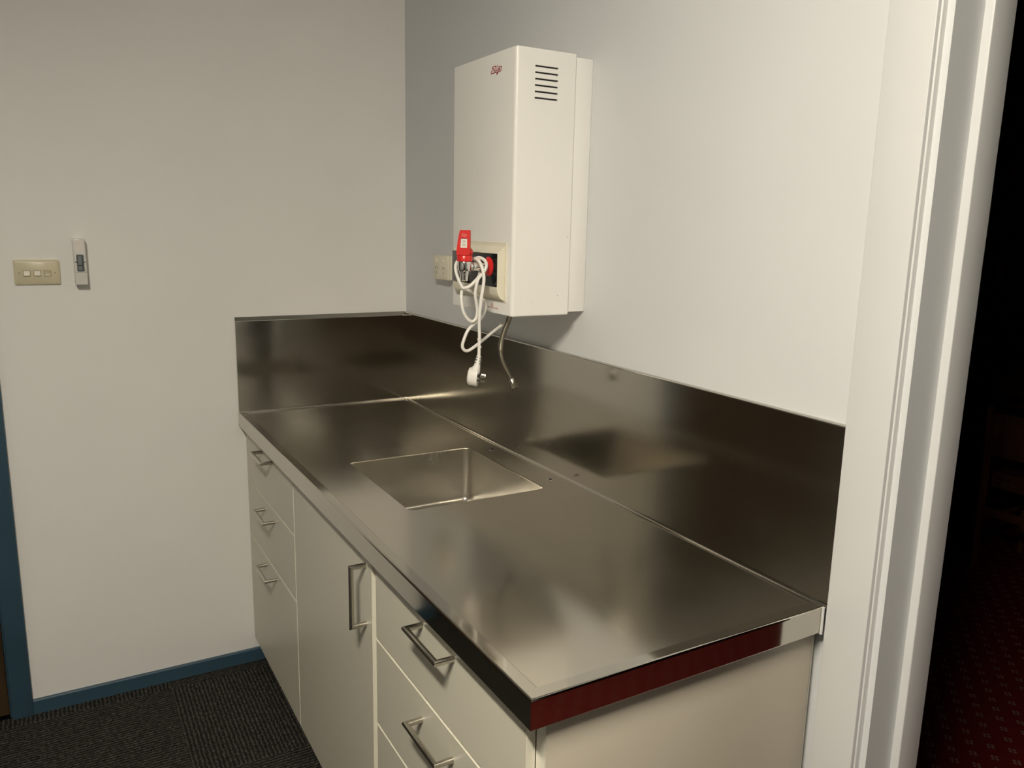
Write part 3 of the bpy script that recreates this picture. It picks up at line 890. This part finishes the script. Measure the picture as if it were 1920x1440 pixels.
# strain relief, plug body and pins
bm = bmesh.new(); ring_tube(bm, [(-0.2676, -1.0780, 0.3330), (-0.2690, -1.0780, 0.3250), (-0.2710, -1.0782, 0.3165), (-0.2722, -1.0785, 0.3080)], [0.0052, 0.0060, 0.0068, 0.0078], 14)
bmesh.ops.recalc_face_normals(bm, faces=list(bm.faces)); sr = fin('strain_relief', bm, 'cable', cord, smooth=True)
bm = bmesh.new()
for k in range(3):
    zc = 0.3275 - 0.0062 * k; xc = -0.2687 - 0.0012 * k
    bx(bm, xc - 0.0005, xc + 0.0060, -1.0848 - 0.0006 * k, -1.0820 - 0.0006 * k, zc - 0.0008, zc + 0.0008)
    bx(bm, xc - 0.0068 - 0.0006 * k, xc - 0.0040, -1.0822, -1.0790, zc + 0.0022, zc + 0.0038)
fin('relief_slots', bm, 'greyp', cord)
# plug: short stout cylinder whose axis points to the right of the cord, face towards the doorway
PA = Vector((0.78, -0.60, -0.10)).normalized()      # pin direction
PC = Vector((-0.2790, -1.0700, 0.2835))
def frame(ax):
    z = ax; x = Vector((0, 0, 1)).cross(z).normalized(); y = z.cross(x)
    return Matrix((x, y, z)).transposed().to_4x4()
FR4 = frame(PA)
def oriented_lathe(prof, n=28, sc=(1, 1)):
    b2 = bmesh.new(); lathe(b2, (0, 0, 0), prof, n)
    for v in b2.verts: v.co = PC + FR4 @ Vector((v.co.x * sc[0], v.co.y * sc[1], v.co.z))
    return b2
bm = oriented_lathe([(-0.0115, 0.0120), (-0.0095, 0.0168), (-0.0060, 0.0188), (0.0120, 0.0192), (0.0128, 0.0186), (0.0128, 0.0165), (0.0100, 0.0160)], sc=(0.95, 1.12))
plug = fin('plug', bm, 'cable', cord, smooth=True)
bm = bmesh.new(); ring_tube(bm, [(-0.2718, -1.0783, 0.3095), (-0.2745, -1.0765, 0.3000), (-0.2780, -1.0720, 0.2900)], [0.0076, 0.0110, 0.0130], 16)
bmesh.ops.recalc_face_normals(bm, faces=list(bm.faces)); fin('plug_neck', bm, 'cable', cord, smooth=True)
for (lx, ly, ang) in ((-0.0065, 0.0040, 30), (0.0065, 0.0040, -30), (0.0, -0.0085, 90)):
    bm = bmesh.new(); bx(bm, -0.0032, 0.0032, -0.0009, 0.0009, 0.0098, 0.0290)
    Rm = Matrix.Rotation(math.radians(ang + 90), 4, 'Z')
    for v in bm.verts: v.co = PC + FR4 @ ((Rm @ v.co) + Vector((lx, ly, 0)))
    fin('pin', bm, 'nickel', cord)
    bm = bmesh.new(); bx(bm, -0.0034, 0.0034, -0.0011, 0.0011, 0.0099, 0.0185)
    for v in bm.verts: v.co = PC + FR4 @ ((Rm @ v.co) + Vector((lx, ly, 0)))
    fin('pin_sleeve', bm, 'dark', cord)

# ------------------------------------------------------------------ braided hose under the unit
HOSE = [(-0.1690,-1.0500,0.4300),(-0.1710,-1.0500,0.4200),(-0.1766,-1.0500,0.4024),(-0.1863,-1.0500,0.3811),(-0.1931,-1.0500,0.3584),(-0.1949,-1.0500,0.3367),(-0.1908,-1.0500,0.3158),(-0.1815,-1.0500,0.2958),(-0.1708,-1.0500,0.2780),(-0.1630,-1.0500,0.2630)]
bm = bmesh.new()
hp = smooth_path(HOSE[1:], 6)
ring_tube(bm, hp, [0.0064 if p.z > 0.335 else 0.0052 for p in hp], 14)
bmesh.ops.recalc_face_normals(bm, faces=list(bm.faces)); hose = fin('water_hose', bm, 'braid', heat, smooth='all'); hose['label'] = 'braided steel hose hanging unconnected'
HA = (Vector(HOSE[-1]) - Vector(HOSE[-2])).normalized(); HA = Vector((0.12, -0.50, -0.84)).normalized()
FH = frame(HA)
def hose_lathe(prof, n, base):
    b2 = bmesh.new(); lathe(b2, (0, 0, 0), prof, n)
    for v in b2.verts: v.co = Vector(base) + FH @ v.co
    return b2
hb = Vector(HOSE[-1])
fin('ferrule', hose_lathe([(-0.004, 0.0050), (-0.0035, 0.0062), (0.0070, 0.0062), (0.0085, 0.0050), (0.012, 0.0048)], 18, hb), 'nickel', hose, smooth=True)
bm = hose_lathe([(0.0105, 0.0085), (0.0115, 0.0098), (0.0240, 0.0098), (0.0245, 0.0090), (0.0235, 0.0072)], 6, hb)
MT['dullmetal'] = plain('dull_nickel', (0.13, 0.12, 0.09), 0.4, metal=1.0)
nut = fin('hex_nut', bm, 'dullmetal', hose)
fin('nut_bore', hose_lathe([(0.0234, 0.0072), (0.0247, 0.0072)], 18, hb), 'dark', hose)
fin('washer', hose_lathe([(0.0246, 0.0040), (0.0250, 0.0036)], 16, hb), 'nickel', hose)

# ------------------------------------------------------------------ double power point on the right wall
out = thing('power_outlet', (0, -0.358, 0.457), 'cream double power point on a deep block beside the boiling water unit', 'power outlet')
OX = -0.032
box('mounting_block', (OX + 0.009, -0.0004, -0.412, -0.304, 0.457, 0.533), 'cream', out, 0.002)
fp = box('face_plate', (OX, OX + 0.0088, -0.412, -0.304, 0.457, 0.533), 'cream', out, 0.0022)
box('cover_insert', (OX - 0.0012, OX + 0.0005, -0.4045, -0.3115, 0.4640, 0.5265), 'cream', fp, 0.0006)
for yy in (-0.332, -0.384):
    bm = bmesh.new()
    prism(bm, [(OX - 0.0013, 0.5235), (OX - 0.0030, 0.5225), (OX - 0.0048, 0.5125), (OX - 0.0013, 0.5115)], 'y', yy - 0.0052, yy + 0.0052)
    fin('rocker', bm, 'ivory2', out)
    for dy, dz, a in ((0.0062, 0.4935, 25), (-0.0062, 0.4935, -25), (0, 0.4785, 0)):
        bm = bmesh.new(); bx(bm, OX - 0.0016, OX - 0.0010, -0.0010, 0.0010, -0.0042, 0.0042)
        Rm = Matrix.Rotation(math.radians(a), 4, 'X')
        for v in bm.verts: v.co = (Rm @ Vector((0, v.co.y, v.co.z))) + Vector((v.co.x, yy + dy, dz))
        fin('socket_slot', bm, 'greyp', out)

# ------------------------------------------------------------------ three-gang light switch on the back wall
sw = thing('light_switch', (-1.1405, 0, 0.434), 'ivory three-gang light switch plate on the back wall', 'light switch')
bm = bmesh.new()
v0 = rrect(-1.1985, -1.0830, 0.4340, 0.5050, 0.004, 3); v1 = rrect(-1.1925, -1.0890, 0.4400, 0.4990, 0.003, 3)
A = [bm.verts.new((p[0], -0.0004, p[1])) for p in v0]; B = [bm.verts.new((p[0], -0.0055, p[1])) for p in v0]; C = [bm.verts.new((p[0], -0.0095, p[1])) for p in v1]
for P_, Q_ in ((A, B), (B, C)):
    for k in range(len(P_)): bm.faces.new((P_[k], P_[(k + 1) % len(P_)], Q_[(k + 1) % len(P_)], Q_[k]))
bm.faces.new(A); bm.faces.new(C[::-1]); bmesh.ops.recalc_face_normals(bm, faces=list(bm.faces))
fin('plate', bm, 'ivory', sw, smooth=True)
for i, (xx, on_) in enumerate(((-1.1665, 1), (-1.1405, 1), (-1.1150, 0))):
    bm = bmesh.new()
    if on_: prism(bm, [(-0.0093, 0.4735), (-0.0110, 0.4730), (-0.0148, 0.4620), (-0.0140, 0.4595), (-0.0093, 0.4590)], 'x', xx - 0.0075, xx + 0.0075)
    else: prism(bm, [(-0.0093, 0.4735), (-0.0128, 0.4728), (-0.0106, 0.4650), (-0.0112, 0.4595), (-0.0093, 0.4590)], 'x', xx - 0.0075, xx + 0.0075)
    fin('rocker', bm, 'ivory2' if on_ else 'ivory', sw)
    bm = bmesh.new()
    for b6 in ((xx - 0.0092, xx - 0.0078, -0.0097, -0.0093, 0.4575, 0.4750), (xx + 0.0078, xx + 0.0092, -0.0097, -0.0093, 0.4575, 0.4750), (xx - 0.0078, xx + 0.0078, -0.0097, -0.0093, 0.4738, 0.4750), (xx - 0.0078, xx + 0.0078, -0.0097, -0.0093, 0.4575, 0.4587)): bx(bm, *b6)
    MT.setdefault('ivory3', plain('ivory_shadow_gap', (0.36, 0.30, 0.19), 0.5))
    fin('rocker_surround', bm, 'ivory3', sw)
for xx in (-1.1855, -1.0965):
    bm = bmesh.new(); lathe(bm, (xx, -0.0094, 0.4680), [(0, 0.0020), (-0.0004, 0.0018)], 12, 'y'); fin('screw', bm, 'ivory3', sw)

# ------------------------------------------------------------------ small breaker box on the back wall
cb = thing('breaker_box', (-1.031, 0, 0.434), 'slim white breaker box with grey toggle beside the light switch', 'breaker box')
BYF = -0.043
box('housing', (-1.0468, -1.0148, BYF, -0.0004, 0.4345, 0.5665), 'white', cb, 0.0022)
box('nose', (-1.0450, -1.0166, BYF - 0.0030, BYF + 0.001, 0.4700, 0.5660), 'white', cb, 0.0014)
box('sticker', (-1.0435, -1.0180, BYF - 0.0034, BYF - 0.0029, 0.5320, 0.5625), 'label', cb)
bm = bmesh.new()
prism(bm, rrect(-1.0398, -1.0208, 0.4730, 0.5215, 0.003, 3), 'y', BYF - 0.0036, BYF - 0.0029)
tg = fin('toggle_recess', bm, 'greyp', cb)
MT['greyl'] = plain('mid_grey_plastic', (0.19, 0.22, 0.225), 0.35)
bm = bmesh.new(); prism(bm, [(BYF - 0.0034, 0.5170), (BYF - 0.0055, 0.5165), (BYF - 0.0060, 0.5030), (BYF - 0.0130, 0.4960), (BYF - 0.0130, 0.4920), (BYF - 0.0060, 0.4900), (BYF - 0.0050, 0.4770), (BYF - 0.0034, 0.4765)], 'x', -1.0360, -1.0275)
fin('toggle', bm, 'greyl', cb)
bm = bmesh.new()
bx(bm, -1.0442, -1.0398, BYF - 0.0036, BYF - 0.0029, 0.4985, 0.5015); bx(bm, -1.0208, -1.0174, BYF - 0.0036, BYF - 0.0029, 0.4980, 0.5015)
fin('side_notch', bm, 'greyp', cb)

# ------------------------------------------------------------------ furniture in the dark room
ch = thing('wooden_chair', (2.76, -0.93, FL), 'dark timber chair with plain back panel standing on the red carpet', 'chair')
cy0, cy1, cx0, cx1 = -0.720, -1.150, 2.570, 2.960
for yy in (cy0, cy1):
    bm = bmesh.new(); ring_tube(bm, [(cx0 + 0.01, yy, FL), (cx0, yy, -0.45), (cx0 - 0.03, yy, -0.12)], [0.017, 0.020, 0.016], 8); bmesh.ops.recalc_face_normals(bm, faces=list(bm.faces)); fin('leg', bm, 'wood', ch, smooth=True)
    bm = bmesh.new(); ring_tube(bm, [(cx1, yy + (0.01 if yy == cy1 else -0.01), FL), (cx1 - 0.01, yy, -0.475)], [0.015, 0.020], 8); bmesh.ops.recalc_face_normals(bm, faces=list(bm.faces)); fin('leg', bm, 'wood', ch, smooth=True)
    box('side_rail', (cx0 + 0.02, cx1 - 0.02, yy - 0.009, yy + 0.009, -0.68, -0.655), 'wood', ch, 0.003)
box('seat', (cx0 + 0.012, cx1 + 0.02, cy1 - 0.01, cy0 - 0.022, -0.462, -0.428), 'wood', ch, 0.008)
box('apron', (cx0 + 0.022, cx0 + 0.040, cy1 + 0.02, cy0 - 0.02, -0.505, -0.4625), 'wood', ch, 0.002)
box('back_panel', (cx0 - 0.030, cx0 - 0.008, cy1 + 0.012, cy0 - 0.020, -0.345, -0.150), 'wood', ch, 0.004)
box('stretcher', (cx0 + 0.001, cx0 + 0.016, cy1 + 0.01, cy0 - 0.01, -0.64, -0.60), 'wood', ch, 0.003)

sh = thing('bookcase', (4.60, 0.10, FL), 'tall dark timber bookcase against the far wall of the dark room', 'bookcase')
sy0, sy1 = 0.56, -0.40
for yy in (sy0, sy1): box('side_panel', (4.40, 4.72, yy - 0.012, yy + 0.012, FL, 1.52), 'wood', sh, 0.002)
box('back_panel', (4.722, 4.735, sy1 - 0.012, sy0 + 0.012, FL, 1.52), 'wood', sh)
for z in (-0.80, -0.48, -0.165, -0.040, 0.065, 0.190, 0.62, 0.98, 1.31, 1.50):
    box('shelf', (4.405, 4.72, sy1 + 0.0125, sy0 - 0.0125, z - 0.010, z + 0.010), 'wood', sh, 0.002)
for (ya, yb, z0, h, lab) in ((0.380, 0.12, 1.3205, 0.15, 'brown carton on the highest open shelf of the bookcase'), (0.385, 0.05, 0.9905, 0.14, 'brown carton on the second highest shelf of the bookcase')):
    cbx = thing('carton', (4.52, (ya + yb) / 2, z0), lab, 'carton', 'cartons on the bookcase')
    MT.setdefault('card', plain('brown_card', (0.16, 0.085, 0.04), 0.8))
    box('carton_body', (4.43, 4.62, yb, ya, z0, z0 + h), 'card', cbx, 0.002)
    box('lid', (4.426, 4.624, yb - 0.004, ya + 0.004, z0 + h - 0.03, z0 + h + 0.003), 'card', cbx, 0.002)
